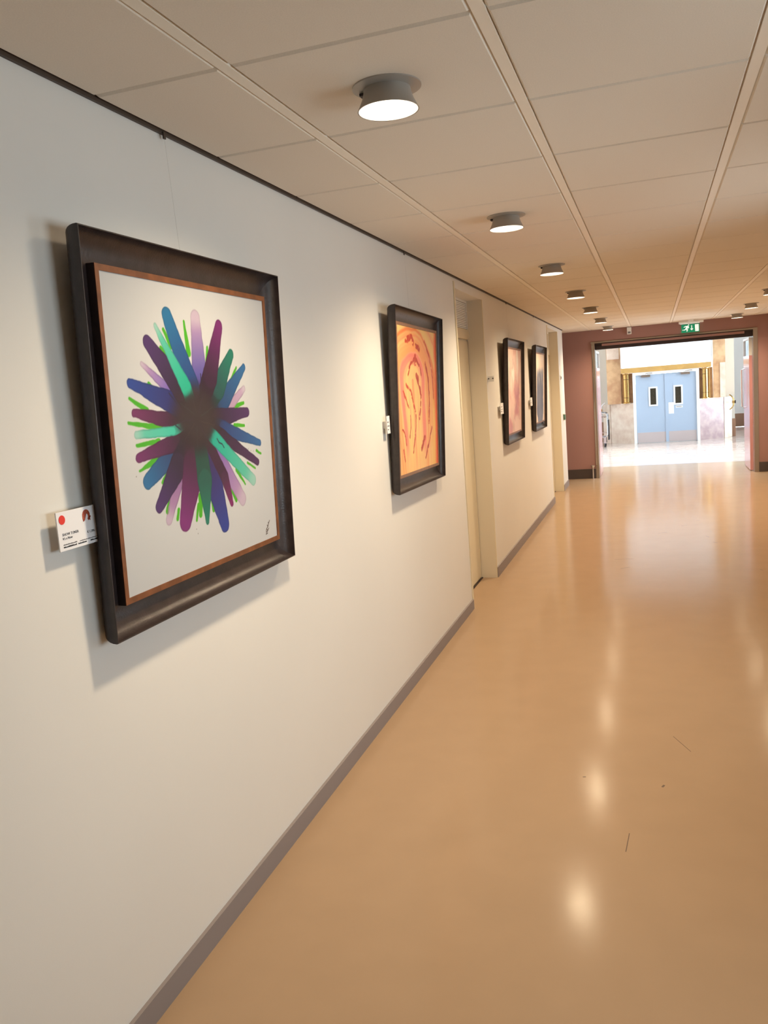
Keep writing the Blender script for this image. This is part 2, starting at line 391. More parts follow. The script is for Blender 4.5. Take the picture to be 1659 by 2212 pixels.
w = struct(obj('window_6', boxes((.562, .59, 20.5, 20.54, 1.787, 3.2), (2.565, 2.593, 20.5, 20.54, 1.787, 3.2)), M_WHITE))
box('pane', (.59, 2.565, 20.515, 20.523, 1.787, 3.2), M_FROST, w)
for x, cx2, lb in ((.665, 'left', 'polished brass column standing on the pale stone parapet'), (2.425, 'right', 'polished brass column standing on the mauve marble parapet')):
    e = empty('brass_column', (x, 20.62, .957), label=lb, cat='column', group='brass columns beside the blue doors')
    obj('shaft', lathe([(.062, .03), (.062, .67)], 24), M_BRASS, e, smooth=True)
    obj('base_ring', lathe([(.085, 0), (.085, .018), (.066, .03)], 24), M_BRASS, e, smooth=True)
    obj('collar', lathe([(.0635, .13), (.0635, .138)], 24), M_DARK, e, smooth=True)
    obj('collar', lathe([(.0635, .56), (.0635, .568)], 24), M_DARK, e, smooth=True)
    obj('cap_ring', lathe([(.066, .67), (.085, .69), (.085, .707)], 24), M_BRASS, e, smooth=True)

# blue double door
dd = struct(obj('door_5', boxes((.822, .885, 20.44, 20.54, 0, 1.664), (2.222, 2.285, 20.44, 20.54, 0, 1.664), (.885, 2.222, 20.44, 20.54, 1.61, 1.664)), M_WHITE, bev=.003))
def blue_leaf(x0, x1, side):
    l = box('door_leaf', (x0, x1, 20.47, 20.515, .008, 1.605), M_BLUE, dd, bev=.002)
    box('kick_plate', (x0+.01, x1-.01, 20.466, 20.4699, .012, .25), M_KICK, l)
    wx = x0+.285 if side < 0 else x0+.165
    obj('vision_frame', boxes((wx, wx+.035, 20.458, 20.4695, .86, 1.31), (wx+.165, wx+.2, 20.458, 20.4695, .86, 1.31), (wx+.035, wx+.165, 20.458, 20.4695, .86, .895), (wx+.035, wx+.165, 20.458, 20.4695, 1.275, 1.31)), M_WHITE, l)
    box('pane', (wx+.035, wx+.165, 20.464, 20.4697, .895, 1.275), M_DGLASS, l)
    cxm = x0+.13 if side < 0 else x1-.33
    b = bmesh.new(); bx(b, cxm, cxm+.2, 20.41, 20.4695, 1.545, 1.6); tube(b, [(cxm+.1, 20.43, 1.6), (cxm+.1, 20.4, 1.62), (cxm+.25, 20.43, 1.63)], .008)
    obj('door_closer', b, M_STEEL, l)
    return l
a = blue_leaf(.888, 1.548, -1); b = blue_leaf(1.56, 2.219, 1)
box('meeting_strip', (1.535, 1.6, 20.455, 20.4695, .01, 1.6), M_BLUE, dd, bev=.003)
n1 = box('paper_notice', (1.607, 1.722, 20.4655, 20.4697, .66, .92), M_CARD); setp(n1, 'white paper notice taped beside the meeting edge of the blue doors', 'notice')
n2 = empty('door_sign', (1.765, 20.4697, .79), label='small white sign strip below the right vision panel of the blue doors', cat='sign')
obj('plate', boxes((0, .15, -.004, 0, 0, .045)), M_WHITE, n2)
obj('printed_line', boxes((.01, .13, -.005, -.004, .016, .03)), M_GREYINK, n2)

# curved pull rails on the piers
def pull(x, s, lb):
    e = empty('pull_rail', (x, 20.95, .82), label=lb, cat='handle', group='curved rails beside the entrance')
    bm = bmesh.new(); R_ = .2
    tube(bm, [(s*(R_*math.cos(t)-.1), 0, R_*math.sin(t)) for t in [(-1.05+2.1*i/14) for i in range(15)]], .014)
    obj('bar', bm, M_BRASS if s > 0 else M_CHROME, e, smooth=True)
    obj('bracket', boxes((s*.085-.025, s*.085+.025, -.02, .03, -.03, .03)), M_BRASS, e, bev=.004)
    obj('mount', boxes((s*.105, s*.14, .0, .2, -.035, .035) if s > 0 else (-.14, -.105, 0, .2, -.035, .035)), M_BLACKP, e, bev=.004)
pull(2.96, 1, 'curved brass rail mounted beside the mauve marble parapet')
pull(.14, -1, 'curved chrome rail mounted behind the steel trolley')
struct(box('wall_hall_pilaster', (2.86, 3.1, 21.25, 21.7, .0, 3.4), M_GREYW))
struct(box('baseboard_hall.002', (2.86, 3.11, 21.22, 21.249, 0, .42), M_BROWNSK, bev=.003))
struct(box('wall_hall_pilaster.001', (-.35, .2, 21.6, 22.0, .0, 3.4), M_GREYW))
struct(box('baseboard_hall.003', (-.35, .2, 21.57, 21.599, 0, .5), M_BROWNSK, bev=.003))

# steel trolley at the left of the entrance
tr = empty('steel_trolley', (-.07, 20.15, 0), label='tubular steel trolley with rounded handle standing left of the stone parapet', cat='trolley')
def loop(y): 
    p = []
    for cx_, cz_, a0 in ((.24, .3, -PI/2), (.24, .72, 0), (-.24, .72, PI/2), (-.24, .3, PI)):
        for i in range(5):
            a = a0 + PI/2*i/4; p.append((cx_+.07*math.cos(a), y, cz_+.07*math.sin(a)))
    return p
for y in (-.2, .2):
    bm = bmesh.new(); tube(bm, loop(y), .014, closed=True); obj('side_frame', bm, M_CHROME, tr, smooth=True)
for z in (.26, .33, .7):
    obj('shelf', boxes((-.3, .3, -.2, .2, z-.006, z+.006)), M_CHROME, tr)
obj('side_panel', boxes((.315, .34, -.18, .18, .16, .62)), M_BLACKP, tr, bev=.005)
for x in (-.24, .24):
    for y in (-.18, .18):
        bm = lathe([(.02, -.014), (.045, -.014), (.045, .014), (.02, .014)], 16)
        bmesh.ops.rotate(bm, verts=bm.verts, cent=(0, 0, 0), matrix=Matrix.Rotation(PI/2, 3, 'Y'))
        obj('wheel', bm, M_BLACKP, tr, loc=(x, y, .045), smooth=True)
        obj('caster_stem', boxes((x-.03, x+.03, y-.012, y+.012, .08, .245)), M_CHROME, tr)

# ================================================================== CEILING LAMPS
LROW = ['nearest and largest downlight, above the burst painting', 'second downlight from the viewer in the left row, above the orange painting',
        'third downlight from the viewer in the left row', 'fourth downlight from the viewer in the left row',
        'fifth downlight from the viewer in the left row', 'sixth downlight from the viewer in the left row, next to last',
        'last downlight of the left row, closest to the end wall']
RROW = [None]*4 + ['nearest of the right row, cut by the right picture edge', 'middle one of the right row', 'last of the right row, nearest the exit sign']
protos = {}
def lamp(x, y, label, group):
    e = empty('ceiling_downlight', (x, y, HC), label=label, cat='ceiling lamp', group=group)
    if not protos:
        protos['mounting_ring'] = obj('mounting_ring', lathe([(.055, 0), (.088, 0), (.088, -.003), (.07, -.007), (.055, -.007)], 48), M_LAMPM, e, smooth=True).data
        sh = [(.060, -.006), (.061, -.016), (.066, -.032), (.0735, -.048), (.079, -.058), (.0775, -.058), (.072, -.048), (.0645, -.032), (.0595, -.016), (.0585, -.006)]
        protos['shade'] = obj('shade', lathe(sh, 48, closed=True), M_LAMPM, e, smooth=True).data
        rf = [(.0575, -.008), (.0585, -.016), (.0635, -.032), (.071, -.048), (.0765, -.0575), (.0755, -.0575), (.070, -.048), (.0625, -.032), (.0575, -.016), (.0565, -.008)]
        protos['reflector'] = obj('reflector', lathe(rf, 48, closed=True), M_LAMPIN, e, smooth=True).data
        protos['bulb'] = obj('bulb', lathe([(.0, -.0075), (.055, -.0076), (.053, -.011), (.03, -.016), (.0, -.018)], 32), M_GLOW, e, smooth=True).data
        protos['catch'] = obj('catch', boxes((-.071, -.059, -.012, .012, -.014, -.008)), M_DARK, e).data
    else:
        for nm, me in protos.items(): link(nm, me, None, e)
    l = bpy.data.lights.new('downlight_bulb', 'SPOT'); l.energy = LAMP_W; l.color = LAMP_COL; l.spot_size = math.radians(155); l.spot_blend = 1.0; l.shadow_soft_size = .065
    o = bpy.data.objects.new('downlight_bulb', l); C.objects.link(o); o.parent = e; o.location = (0, 0, -.05)
for k in range(7):
    lamp(.667, 2.13+1.8*k, 'round grey downlight, ' + LROW[k], 'ceiling downlights')
for k in range(4, 7):
    lamp(2.44, 2.13+1.8*k, 'round grey downlight, ' + RROW[k], 'ceiling downlights')

# ================================================================== PAINTINGS
FING=[
(1.9756,0.7845,0.0215,2.0762,0.5865,0.0341,(28,118,170),(25,60,125)),
(2.1224,0.785,0.0238,2.1226,0.6084,0.0348,(194,158,196),(80,76,160)),
(2.2547,0.7702,0.0196,2.1829,0.6245,0.0331,(122,32,112),(52,20,56)),
(2.3176,0.69,0.0157,2.2255,0.591,0.0326,(12,124,104),(12,80,80)),
(2.3972,0.6512,0.0102,2.2474,0.5466,0.0292,(38,110,168),(24,70,120)),
(2.3884,0.5836,0.0094,2.2881,0.5316,0.0154,(196,168,200),(180,150,180)),
(2.3999,0.5097,0.0139,2.2064,0.4974,0.0255,(78,42,100),(45,28,60)),
(2.4738,0.4041,0.0104,2.2367,0.4651,0.0219,(44,108,168),(30,60,120)),
(2.4492,0.3425,0.0111,2.2336,0.4413,0.0184,(76,38,92),(50,28,60)),
(2.4109,0.2869,0.0172,2.1849,0.438,0.0202,(110,205,178),(20,170,150)),
(2.3279,0.2371,0.0215,2.1747,0.4118,0.0238,(196,158,196),(120,90,170)),
(2.2563,0.2331,0.0098,2.2244,0.318,0.0193,(135,32,105),(70,30,70)),
(2.2043,0.1762,0.0241,2.1414,0.3612,0.0459,(42,66,158),(52,38,100)),
(2.1038,0.2019,0.009,2.1064,0.3185,0.0331,(14,130,108),(20,90,80)),
(1.9853,0.2219,0.0276,2.0534,0.3703,0.0468,(130,44,124),(70,26,66)),
(1.9048,0.2401,0.0146,2.0101,0.4065,0.0242,(190,150,192),(120,80,140)),
(1.8642,0.2802,0.0158,1.9714,0.3788,0.0329,(78,48,112),(45,30,60)),
(1.8222,0.3531,0.019,1.9539,0.4177,0.027,(38,112,166),(34,60,110)),
(1.7911,0.4176,0.0114,1.9688,0.4443,0.0225,(118,42,106),(62,26,60)),
(1.7918,0.4763,0.0102,1.9617,0.4756,0.011,(108,206,182),(60,196,172)),
(1.7898,0.5318,0.0099,1.9762,0.4993,0.0221,(120,46,100),(60,26,56)),
(1.7809,0.6063,0.011,2.0048,0.5413,0.0305,(38,72,160),(38,36,100)),
(1.8407,0.6543,0.0066,1.9752,0.5759,0.0149,(196,160,200),(110,90,180)),
(1.8734,0.7108,0.0177,2.0118,0.5937,0.0338,(80,48,110),(44,28,56)),
(1.9154,0.7545,0.0072,2.0465,0.5901,0.0215,(112,208,182),(20,176,146)),
]
GREEN=[
(2.0593,0.7733,0.0048,2.0715,0.6872,0.0121),
(1.9541,0.7463,0.0056,1.9839,0.703,0.0082),
(1.9342,0.6984,0.0061,1.966,0.6725,0.0075),
(2.1773,0.7061,0.0052,2.1723,0.6686,0.0103),
(1.864,0.6042,0.0057,1.902,0.5789,0.0055),
(2.3476,0.649,0.0045,2.3094,0.6107,0.0078),
(2.3788,0.5392,0.0056,2.2872,0.5247,0.0094),
(1.7758,0.5688,0.0046,1.847,0.5352,0.0088),
(1.7627,0.5077,0.0045,1.903,0.4882,0.0091),
(1.7882,0.4494,0.0046,1.8877,0.4534,0.0078),
(1.7915,0.3844,0.0032,1.8926,0.4111,0.0133),
(1.8888,0.3435,0.0049,1.9398,0.3759,0.0134),
(1.8998,0.264,0.0083,1.9213,0.301,0.0063),
(1.9463,0.2347,0.0062,1.9552,0.2585,0.0062),
(2.0451,0.2151,0.0049,2.0603,0.2587,0.0061),
(2.0687,0.2277,0.0088,2.0756,0.2795,0.0125),
(2.1443,0.2326,0.009,2.1378,0.2844,0.0103),
(2.2866,0.2394,0.0074,2.2595,0.2857,0.0122),
(2.353,0.2811,0.0034,2.3027,0.3338,0.0088),
(2.4775,0.368,0.0039,2.4458,0.3802,0.0051),
(2.4304,0.3239,0.0035,2.3773,0.3478,0.0043),
(2.3734,0.4677,0.0043,2.3095,0.4713,0.007),
]

OST=[
([(4.2135,0.8011),(4.3211,0.8316),(4.3569,0.8013)],0.0298),
([(4.4049,0.7843),(4.475,0.7702)],0.0283),
([(4.2423,0.6352),(4.2851,0.6776),(4.3876,0.7165),(4.4857,0.6744),(4.5021,0.6303)],0.0171),
([(4.3888,0.7273),(4.3848,0.6896)],0.0282),
([(4.407,0.6138),(4.4735,0.5584),(4.4898,0.5136),(4.4559,0.3921)],0.0204),
([(4.4076,0.6193),(4.4366,0.6028)],0.0407),
([(4.1982,0.5752),(4.2896,0.5395),(4.3405,0.4629),(4.3759,0.4179),(4.3666,0.3305),(4.3131,0.2081)],0.0149),
([(4.1386,0.5371),(4.1905,0.5047),(4.2413,0.4503)],0.0091),
([(4.5947,0.6924),(4.653,0.6133),(4.6682,0.4981),(4.6499,0.3654)],0.0219),
([(4.5858,0.8154),(4.6875,0.7281),(4.7476,0.6422),(4.7678,0.4956)],0.0152),
([(4.2655,0.4066),(4.2688,0.3473),(4.2438,0.2951)],0.0097),
([(4.1177,0.3458),(4.1682,0.3004),(4.1823,0.2569)],0.0109),
([(4.1234,0.2301),(4.1458,0.1804)],0.0147),
([(4.5515,0.279),(4.4797,0.2161)],0.0263),
([(4.7152,0.3267),(4.6113,0.2109),(4.5615,0.163)],0.014),
]

def sstep(e0, e1, x):
    t = np.clip((x-e0)/(e1-e0), 0, 1); return t*t*(3-2*t)
def vnoise(x, y, seed=0):
    def h(i, j):
        n = np.sin(i*127.1 + j*311.7 + seed*74.7)*43758.5453; return n - np.floor(n)
    i, j = np.floor(x), np.floor(y); fx, fy = x-i, y-j; fx = fx*fx*(3-2*fx); fy = fy*fy*(3-2*fy)
    return (h(i, j)*(1-fx)+h(i+1, j)*fx)*(1-fy) + (h(i, j+1)*(1-fx)+h(i+1, j+1)*fx)*fy
def fbm(x, y, seed=0, o=4):
    r = 0; a = .5
    for k in range(o): r = r + a*vnoise(x, y, seed+k*7); x = x*2.03; y = y*2.03; a *= .5
    return r/(1-.5**o)
def rgb(c): return np.array(c, float)
def mixc(A, c, a): return A*(1-a[..., None]) + rgb(c)*a[..., None]
def capsule(Y, Z, ay, az, ra, by, bz, rb):
    dy, dz = by-ay, bz-az; L2 = dy*dy+dz*dz
    t = np.clip(((Y-ay)*dy + (Z-az)*dz)/L2, 0, 1)
    return np.hypot(Y-ay-t*dy, Z-az-t*dz) - (ra + (rb-ra)*t), t
def polyline(Y, Z, pts, r):
    d = None
    for (a, b), (c, e) in zip(pts, pts[1:]):
        q, _ = capsule(Y, Z, a, b, r, c, e, r); d = q if d is None else np.minimum(d, q)
    return d
def paint_burst(Y, Z):                                  # burst of poured colour fingers
    wob = .0022
    Yw = Y + wob*(fbm(Y*45, Z*45, 3)-.5)*2; Zw = Z + wob*(fbm(Y*45, Z*45, 9)-.5)*2
    A = np.zeros(Y.shape+(3,)) + rgb((184, 186, 188))
    e = .0016
    for ay, az, ra, by, bz, rb in GREEN:
        d, t = capsule(Yw, Zw, ay, az, ra, by, bz, rb); A = mixc(A, (62, 154, 26), sstep(e, -e, d))
    cy, cz = 2.09, .502
    order = [1, 15, 10, 5, 22, 4, 3, 6, 7, 8, 17, 18, 20, 21, 16, 12, 14, 23, 2, 0, 13, 11, 9, 19, 24]
    dark = rgb((44, 30, 40))
    rc = np.hypot((Y-cy)/.15, (Z-cz)/.115)
    for k in order:
        ay, az, ra, by, bz, rb, c1, c2 = FING[k]; rb = rb*1.22; ra = ra*1.08
        # carry the finger into the heart of the burst
        ey, ez = by+(cy-by)*.75, bz+(cz-bz)*.75
        d0, t0 = capsule(Yw, Zw, ay, az, ra, by, bz, rb); d1, t1 = capsule(Yw, Zw, by, bz, rb, ey, ez, rb*.8)
        a = sstep(e, -e, np.minimum(d0, d1))
        if k in (1, 5, 10, 15, 22, 24, 9, 19): a = a*(.55+.45*sstep(.0, .25, t0))
        col = (rgb(c1)*(1-t0[..., None]) + rgb(c2)*t0[..., None])*.86
        dk = sstep(1.12, .55, rc) if k not in (24, 9, 19) else sstep(.8, .42, rc)
        col = col*(1-dk[..., None]) + dark*dk[..., None]
        # a thin shade along each edge where pigment gathers
        edge = sstep(-.006, 0, d0)*.18
        col = col*(1-edge[..., None])
        A = A*(1-a[..., None]) + col*a[..., None]
    core = sstep(.85, .35, rc + .5*(fbm(Y*22, Z*22, 5)-.5))
    A = mixc(A, (43, 34, 38), core)
    # a few hair streaks in the dark core
    for s in range(9):
        an = s*.7+.3; p = [(cy+.02*math.cos(an), cz+.02*math.sin(an)), (cy+.1*math.cos(an+.1), cz+.08*math.sin(an+.1))]
        A = mixc(A, ((64, 110, 90), (60, 40, 90), (90, 80, 60))[s % 3], sstep(.0016, -.001, polyline(Yw, Zw, p, .0009))*.2)
    # the black pull line and small specks
    for pts in ([(2.195, .437), (2.205, .424), (2.222, .42), (2.234, .408)], [(1.99, .55), (1.955, .578)], [(2.128, .59), (2.128, .63)], [(2.0, .478), (1.975, .49)]):
        A = mixc(A, (30, 26, 48), sstep(.0022, -.0008, polyline(Yw, Zw, pts, .0012)))
    for py, pz in ((2.262, .668), (2.268, .652), (2.256, .64), (2.39, .391), (2.408, .384), (2.424, .381), (1.775, .372), (2.04, .19), (2.046, .176)):
        A = mixc(A, (70, 66, 60), sstep(.0026, .0008, np.hypot((Y-py)*1.4, Z-pz)))
    # signature
    sg = [[(2.479, .1), (2.49, .106), (2.482, .112), (2.478, .104)], [(2.484, .113), (2.494, .12), (2.488, .124)], [(2.492, .118), (2.5, .128), (2.497, .132)], [(2.498, .127), (2.508, .137)], [(2.476, .095), (2.488, .097)], [(2.487, .103), (2.499, .112)]]
    for s in sg: A = mixc(A, (60, 48, 44), sstep(.002, -.0004, polyline(Y, Z, s, .0009)))
    return A
def paint_orange(Y, Z):                                 # marbled orange arches
    u = (Y-4.075)/.77; v = (.88-Z)/.775
    wx = u + .09*(fbm(u*3, v*2, 2)-.5); wy = v + .06*(fbm(u*3, v*2, 6)-.5)
    cx = .30 + .12*wy
    top = .36
    r = np.where(wy < top, np.hypot((wx-cx)/1.0, (wy-top)/.62), np.abs(wx-cx)*(1+.28*(wy-top)))
    g = fbm(r*14+2, wy*1.2+wx*.4, 4)
    g2 = fbm(r*26, wy*1.6, 8)
    A = np.zeros(Y.shape+(3,)) + rgb((240, 190, 122))
    A = mixc(A, (238, 156, 92), sstep(.5, .72, g)); A = mixc(A, (238, 132, 108), sstep(.58, .78, g2)*.75)
    A = mixc(A, (240, 198, 120), sstep(.48, .3, g)*.9)
    A = mixc(A, (236, 190, 92), sstep(.16, .0, np.abs(wx-.92))*sstep(.25, .5, v)*.8)
    A = mixc(A, (238, 122, 110), sstep(.07, .02, np.abs(r-.27))*sstep(.95, .75, v)*sstep(.05, .2, v)*.8)
    A = mixc(A, (226, 106, 52), sstep(.035, .0, np.abs(r-.56))*sstep(.62, .4, v)*.75)
    A = mixc(A, (226, 92, 60), sstep(.93, 1.02, u+.05*fbm(v*8, u*3, 3)))
    wob = .012
    Yw = Y + wob*(fbm(Y*28, Z*28, 3)-.5)*2; Zw = Z + wob*(fbm(Y*28, Z*28, 9)-.5)*2
    for k, (pts, rr) in enumerate(OST):
        d = polyline(Yw, Zw, pts, rr*.5); br = fbm(Y*40, Z*55, k)
        c = (178, 44, 22) if k % 3 else (192, 58, 36)
        A = mixc(A, c, sstep(.005, -.004, d)*sstep(.24, .4, br)*.95)
        A = mixc(A, (150, 62, 24), sstep(.003, -.001, np.abs(d+.001))*sstep(.55, .7, br)*.7)
    return A
def paint_pink(Y, Z):
    u = (Y-7.41)/.8; v = (1.9-1.145-Z)/.77
    g = fbm(u*3+1.5*fbm(u*2, v*3, 2), v*5, 5); h = fbm(u*7, v*3+fbm(u*3, v*4, 1), 8)
    A = np.zeros(Y.shape+(3,)) + rgb((226, 190, 168))
    m = sstep(.2, .42, v)*sstep(1.0, .68, v)
    A = mixc(A, (204, 132, 116), sstep(.35, .62, g)*(.35+.65*m)); A = mixc(A, (188, 118, 118), sstep(.5, .72, g)*m)
    A = mixc(A, (236, 222, 206), sstep(.52, .7, h)*sstep(.5, .1, v)); A = mixc(A, (196, 172, 138), sstep(.56, .72, h)*sstep(.5, .7, v)*.7)
    A = mixc(A, (150, 120, 104), sstep(.03, .0, np.abs(h-.5))*.35)
    return A
def paint_slate(Y, Z):
    u = (Y-9.24)/.8; v = (1.9-1.145-Z)/.77
    A = np.zeros(Y.shape+(3,)) + rgb((234, 212, 184))
    ed = .10 + .10*fbm(v*9, u*2, 4) + .06*sstep(.25, 0, v)
    w = sstep(0, .02, np.minimum(u-ed, .92-u-.08*fbm(v*14, u, 9)-.14*sstep(.72, .98, v)))
    bot = .90 + .12*(fbm(u*9, v*2, 6)-.5)*2 - .25*sstep(.4, .05, u)
    w = w*sstep(.0, .015, bot-v)*sstep(.0, .14, v-.06*fbm(u*12, 2+v, 3))
    A = mixc(A, (92, 92, 104), w); A = mixc(A, (206, 192, 180), w*sstep(.55, .7, fbm(u*12, v*3, 7))*sstep(.4, .1, v))
    A = mixc(A, (120, 120, 132), w*sstep(.5, .75, fbm(u*4, v*4, 12))*.6)
    return A

PROFILE = [(.026-.026*math.sin(t), .046-.046*math.cos(t)) for t in [PI/2*i/7 for i in range(8)]] + [(.0006, .0495), (.002, .05), (.0035, .0495)] + \
          [(.068-.0645*math.cos(t), .0495-.0435*math.sin(t)) for t in [PI/2*i/9 for i in range(1, 10)]] + [(.074, .006), (.074, 0)]
def sweep_piece(prof, W_, H_, k):
    def corner(u, i): return ((u, u), (W_-u, u), (W_-u, H_-u), (u, H_-u))[i % 4]
    bm = bmesh.new()
    a = [bm.verts.new((d, *corner(u, k))) for u, d in prof]; b = [bm.verts.new((d, *corner(u, k+1))) for u, d in prof]
    n = len(prof)
    for i in range(n):
        j = (i+1) % n; bm.faces.new((a[i], a[j], b[j], b[i]))
    bm.faces.new(a); bm.faces.new(b[::-1]); return bm
TILT = math.atan(.043)
def painting(y0, y1, z0, z1, fn, res, label, slip_m, slip_w, hook, canvas_label, tilt=TILT, skew=0.):
    W_, H_ = y1-y0, z1-z0
    e = empty('framed_painting', (.0015, y0, z0 - skew*(y1-y0)/2), (skew, tilt, 0), label, 'painting', 'framed paintings on the left wall')
    for k in range(4): obj('moulding', sweep_piece(PROFILE, W_, H_, k), M_BLACKW, e, smooth=True)
    u0 = .0745; u1 = u0+slip_w
    for k in range(4): obj('inner_box', sweep_piece([(u0, 0), (u0, .0268), (u0+.004, .0268), (u0+.004, 0)], W_, H_, k), M_BLACKW, e)
    for k in range(4): setp(obj('slip', sweep_piece([(u0+.0002, .027), (u0+.0002, .029), (u1, .029), (u1, .0235), (u0+.0045, .0235), (u0+.0045, .027)], W_, H_, k), slip_m, e), label='thin coppery inner slip')
    cw, ch = W_-2*u1+.004, H_-2*u1+.004; ny = res; nz = int(res*ch/cw)
    yy = np.linspace(0, cw, ny); zz = np.linspace(0, ch, nz)
    Yg, Zg = np.meshgrid(yy, zz)
    cs = fn(Yg+y0+u1-.002, Zg + (z0-1.045) + u1-.002)
    co_ = np.zeros((nz, ny, 3)); co_[..., 0] = 0; co_[..., 1] = Yg; co_[..., 2] = Zg
    idx = np.arange(ny*nz).reshape(nz, ny)
    fc = np.stack([idx[:-1, :-1], idx[:-1, 1:], idx[1:, 1:], idx[1:, :-1]], -1).reshape(-1, 4)
    # canvas body: front grid plus a back plane and edges
    V = co_.reshape(-1, 3); nb = len(V); bk = np.array([(-.018, 0, 0), (-.018, cw, 0), (-.018, cw, ch), (-.018, 0, ch)])
    V = np.vstack([V, bk]); F_ = fc.tolist() + [[nb, nb+3, nb+2, nb+1], [int(idx[0, 0]), nb, nb+1, int(idx[0, -1])], [int(idx[-1, 0]), int(idx[-1, -1]), nb+2, nb+3], [int(idx[0, 0]), int(idx[-1, 0]), nb+3, nb], [int(idx[0, -1]), nb+1, nb+2, int(idx[-1, -1])]]
    me = bpy.data.meshes.new('canvas'); me.from_pydata(V.tolist(), [], F_)
    at = me.color_attributes.new('paint', 'FLOAT_COLOR', 'POINT')
    c = np.clip(cs.reshape(-1, 3)/255, 0, 1); c = np.where(c <= .04045, c/12.92, ((c+.055)/1.055)**2.4)
    c = np.vstack([c, np.full((4, 3), .7)]); c = np.hstack([c, np.ones((len(c), 1))]).astype(np.float32)
    at.data.foreach_set('color', c.ravel())
    m = MATS.get('painted_canvas')
    if not m:
        m = bpy.data.materials.new('painted_canvas'); m.use_nodes = True; MATS['painted_canvas'] = m
        b = m.node_tree.nodes['Principled BSDF']; b.inputs['Roughness'].default_value = .38
        vc = m.node_tree.nodes.new('ShaderNodeVertexColor'); vc.layer_name = 'paint'
        m.node_tree.links.new(vc.outputs[0], b.inputs['Base Color'])
    o = link('canvas', me, m, e, (.0262, u1-.002, u1-.002)); o['label'] = canvas_label
    # hanging thread with its hook on the rail
    inv = e.matrix_basis.inverted()
    for hy in hook:
        bm = bmesh.new(); tube(bm, [inv @ Vector((.0125, hy, HC-.012)), inv @ Vector((.0135, hy+.02, z1-.03))], .0003, 5)
        obj('hanging_thread', bm, M_THREAD, e)
        bm = bmesh.new(); bx(bm, .0097, .0145, hy-.004, hy+.006, HC-.02, HC-.001); bm.transform(inv)
        obj('rail_hook', bm, M_RAIL, e)
    return e
painting(1.607, 2.649, 1.031, 2.005, paint_burst, 560, 'square black-framed painting of a burst of blue, purple and green paint fingers on white', M_COPPER, .0155, [2.128], 'white canvas with radiating paint fingers', tilt=math.atan(.032))
painting(3.965, 4.935, 1.062, 2.012, paint_orange, 300, 'black-framed abstract painting of orange and red marbled arches', M_GREYSLIP, .0155, [4.482], 'orange and red marbled canvas', skew=-.012)
painting(7.315, 8.295, 1.055, 1.997, paint_pink, 160, 'black-framed abstract painting in pale pink and cream between the two doors', M_GREYSLIP, .0155, [7.8], 'pale pink marbled canvas')
painting(9.15, 10.13, 1.057, 2.0, paint_slate, 160, 'black-framed painting of a slate grey blotch on cream, farthest from the viewer', M_GREYSLIP, .0155, [9.64], 'cream canvas with a slate grey blotch')

# ================================================================== CARDS AND SMALL WALL ITEMS
RW = (PI/2, 0, PI/2)
def card(y0, z0, w, h, label, rich):
    e = empty('caption_card', (0, y0, z0), label=label, cat='card', group='caption cards beside the paintings')
    obj('stand_off', boxes((.0, .0225, w*.35, w*.65, h*.3, h*.7)), M_WHITE, e)
    obj('board', boxes((.0226, .0256, 0, w, 0, h)), M_CARD, e, bev=.0006)
    x = .0258
    if rich:
        bm = lathe([(.0, 0), (.0105, 0), (.0105, .0004), (0, .0004)], 28); bmesh.ops.rotate(bm, verts=bm.verts, cent=(0, 0, 0), matrix=Matrix.Rotation(PI/2, 3, 'Y'))
        setp(obj('round_sticker', bm, M_RED, e, loc=(x, .017, h-.018)), label='round red sticker')
        # rust coloured swirl emblem
        pts = [];  
        for i in range(15):
            a = 2.9-2.9*i/14*1.35; pts.append((.1+.0135*math.cos(a), h-.021+.0145*math.sin(a)))
        for i in range(12):
            a = -1.0+3.9*i/11*.62; pts.append((.1005+.006*math.cos(a), h-.023+.0065*math.sin(a)))
        pts += [(.094, h-.031), (.0885, h-.034), (.0865, h-.027)]
        setp(obj('emblem', poly_yz(pts, x, x+.0004), M_RUST, e), label='rust coloured swirl emblem')
        obj('emblem_flick', poly_yz([(.108, h-.03), (.112, h-.022), (.1165, h-.024), (.113, h-.028), (.1135, h-.034)], x, x+.0004), M_RUST, e)
        text_mesh('lettering', 'SHOW TUNER', .0085, M_INK, e, (x, .0125, .0335), RW)
        text_mesh('lettering', "It's a Now", .0078, M_INK, e, (x, .0125, .025), RW)
        text_mesh('lettering', '€ 1.200,-', .0082, M_INK, e, (x, .097, .026), RW)
        rnd = random.Random(3)
        def line(y, z, L, hh, m):
            bm = bmesh.new(); p = y
            while p < y+L:
                q = rnd.uniform(.0012, .004); bx(bm, x-.0002, x+.0003, p, min(p+q, y+L), z, z+hh*rnd.choice((.75, 1))); p += q+.0006
            obj('small_print', bm, m, e)
        line(.0125, .0122, .046, .0026, M_GREYINK); line(.0125, .0065, .044, .003, M_INK); line(.068, .0122, .064, .0022, M_GREYINK); line(.062, .0065, .029, .0028, M_INK); line(.105, .0065, .026, .003, M_INK)
    else:
        obj('printed_block', boxes((x-.0002, x+.0003, w*.12, w*.5, h*.2, h*.26), (x-.0002, x+.0003, w*.12, w*.8, h*.4, h*.46), (x-.0002, x+.0003, w*.12, w*.6, h*.62, h*.68)), M_GREYINK, e)
    return e
card(1.483, 1.281, .142, .088, 'white caption card with red dot sticker beside the burst painting', True)
card(3.912, 1.383, .045, .088, 'white caption card tucked behind the left edge of the orange painting', False)
card(7.14, 1.338, .14, .095, 'white caption card beside the pale pink painting', False)
card(8.99, 1.345, .14, .09, 'white caption card beside the slate grey painting', False)

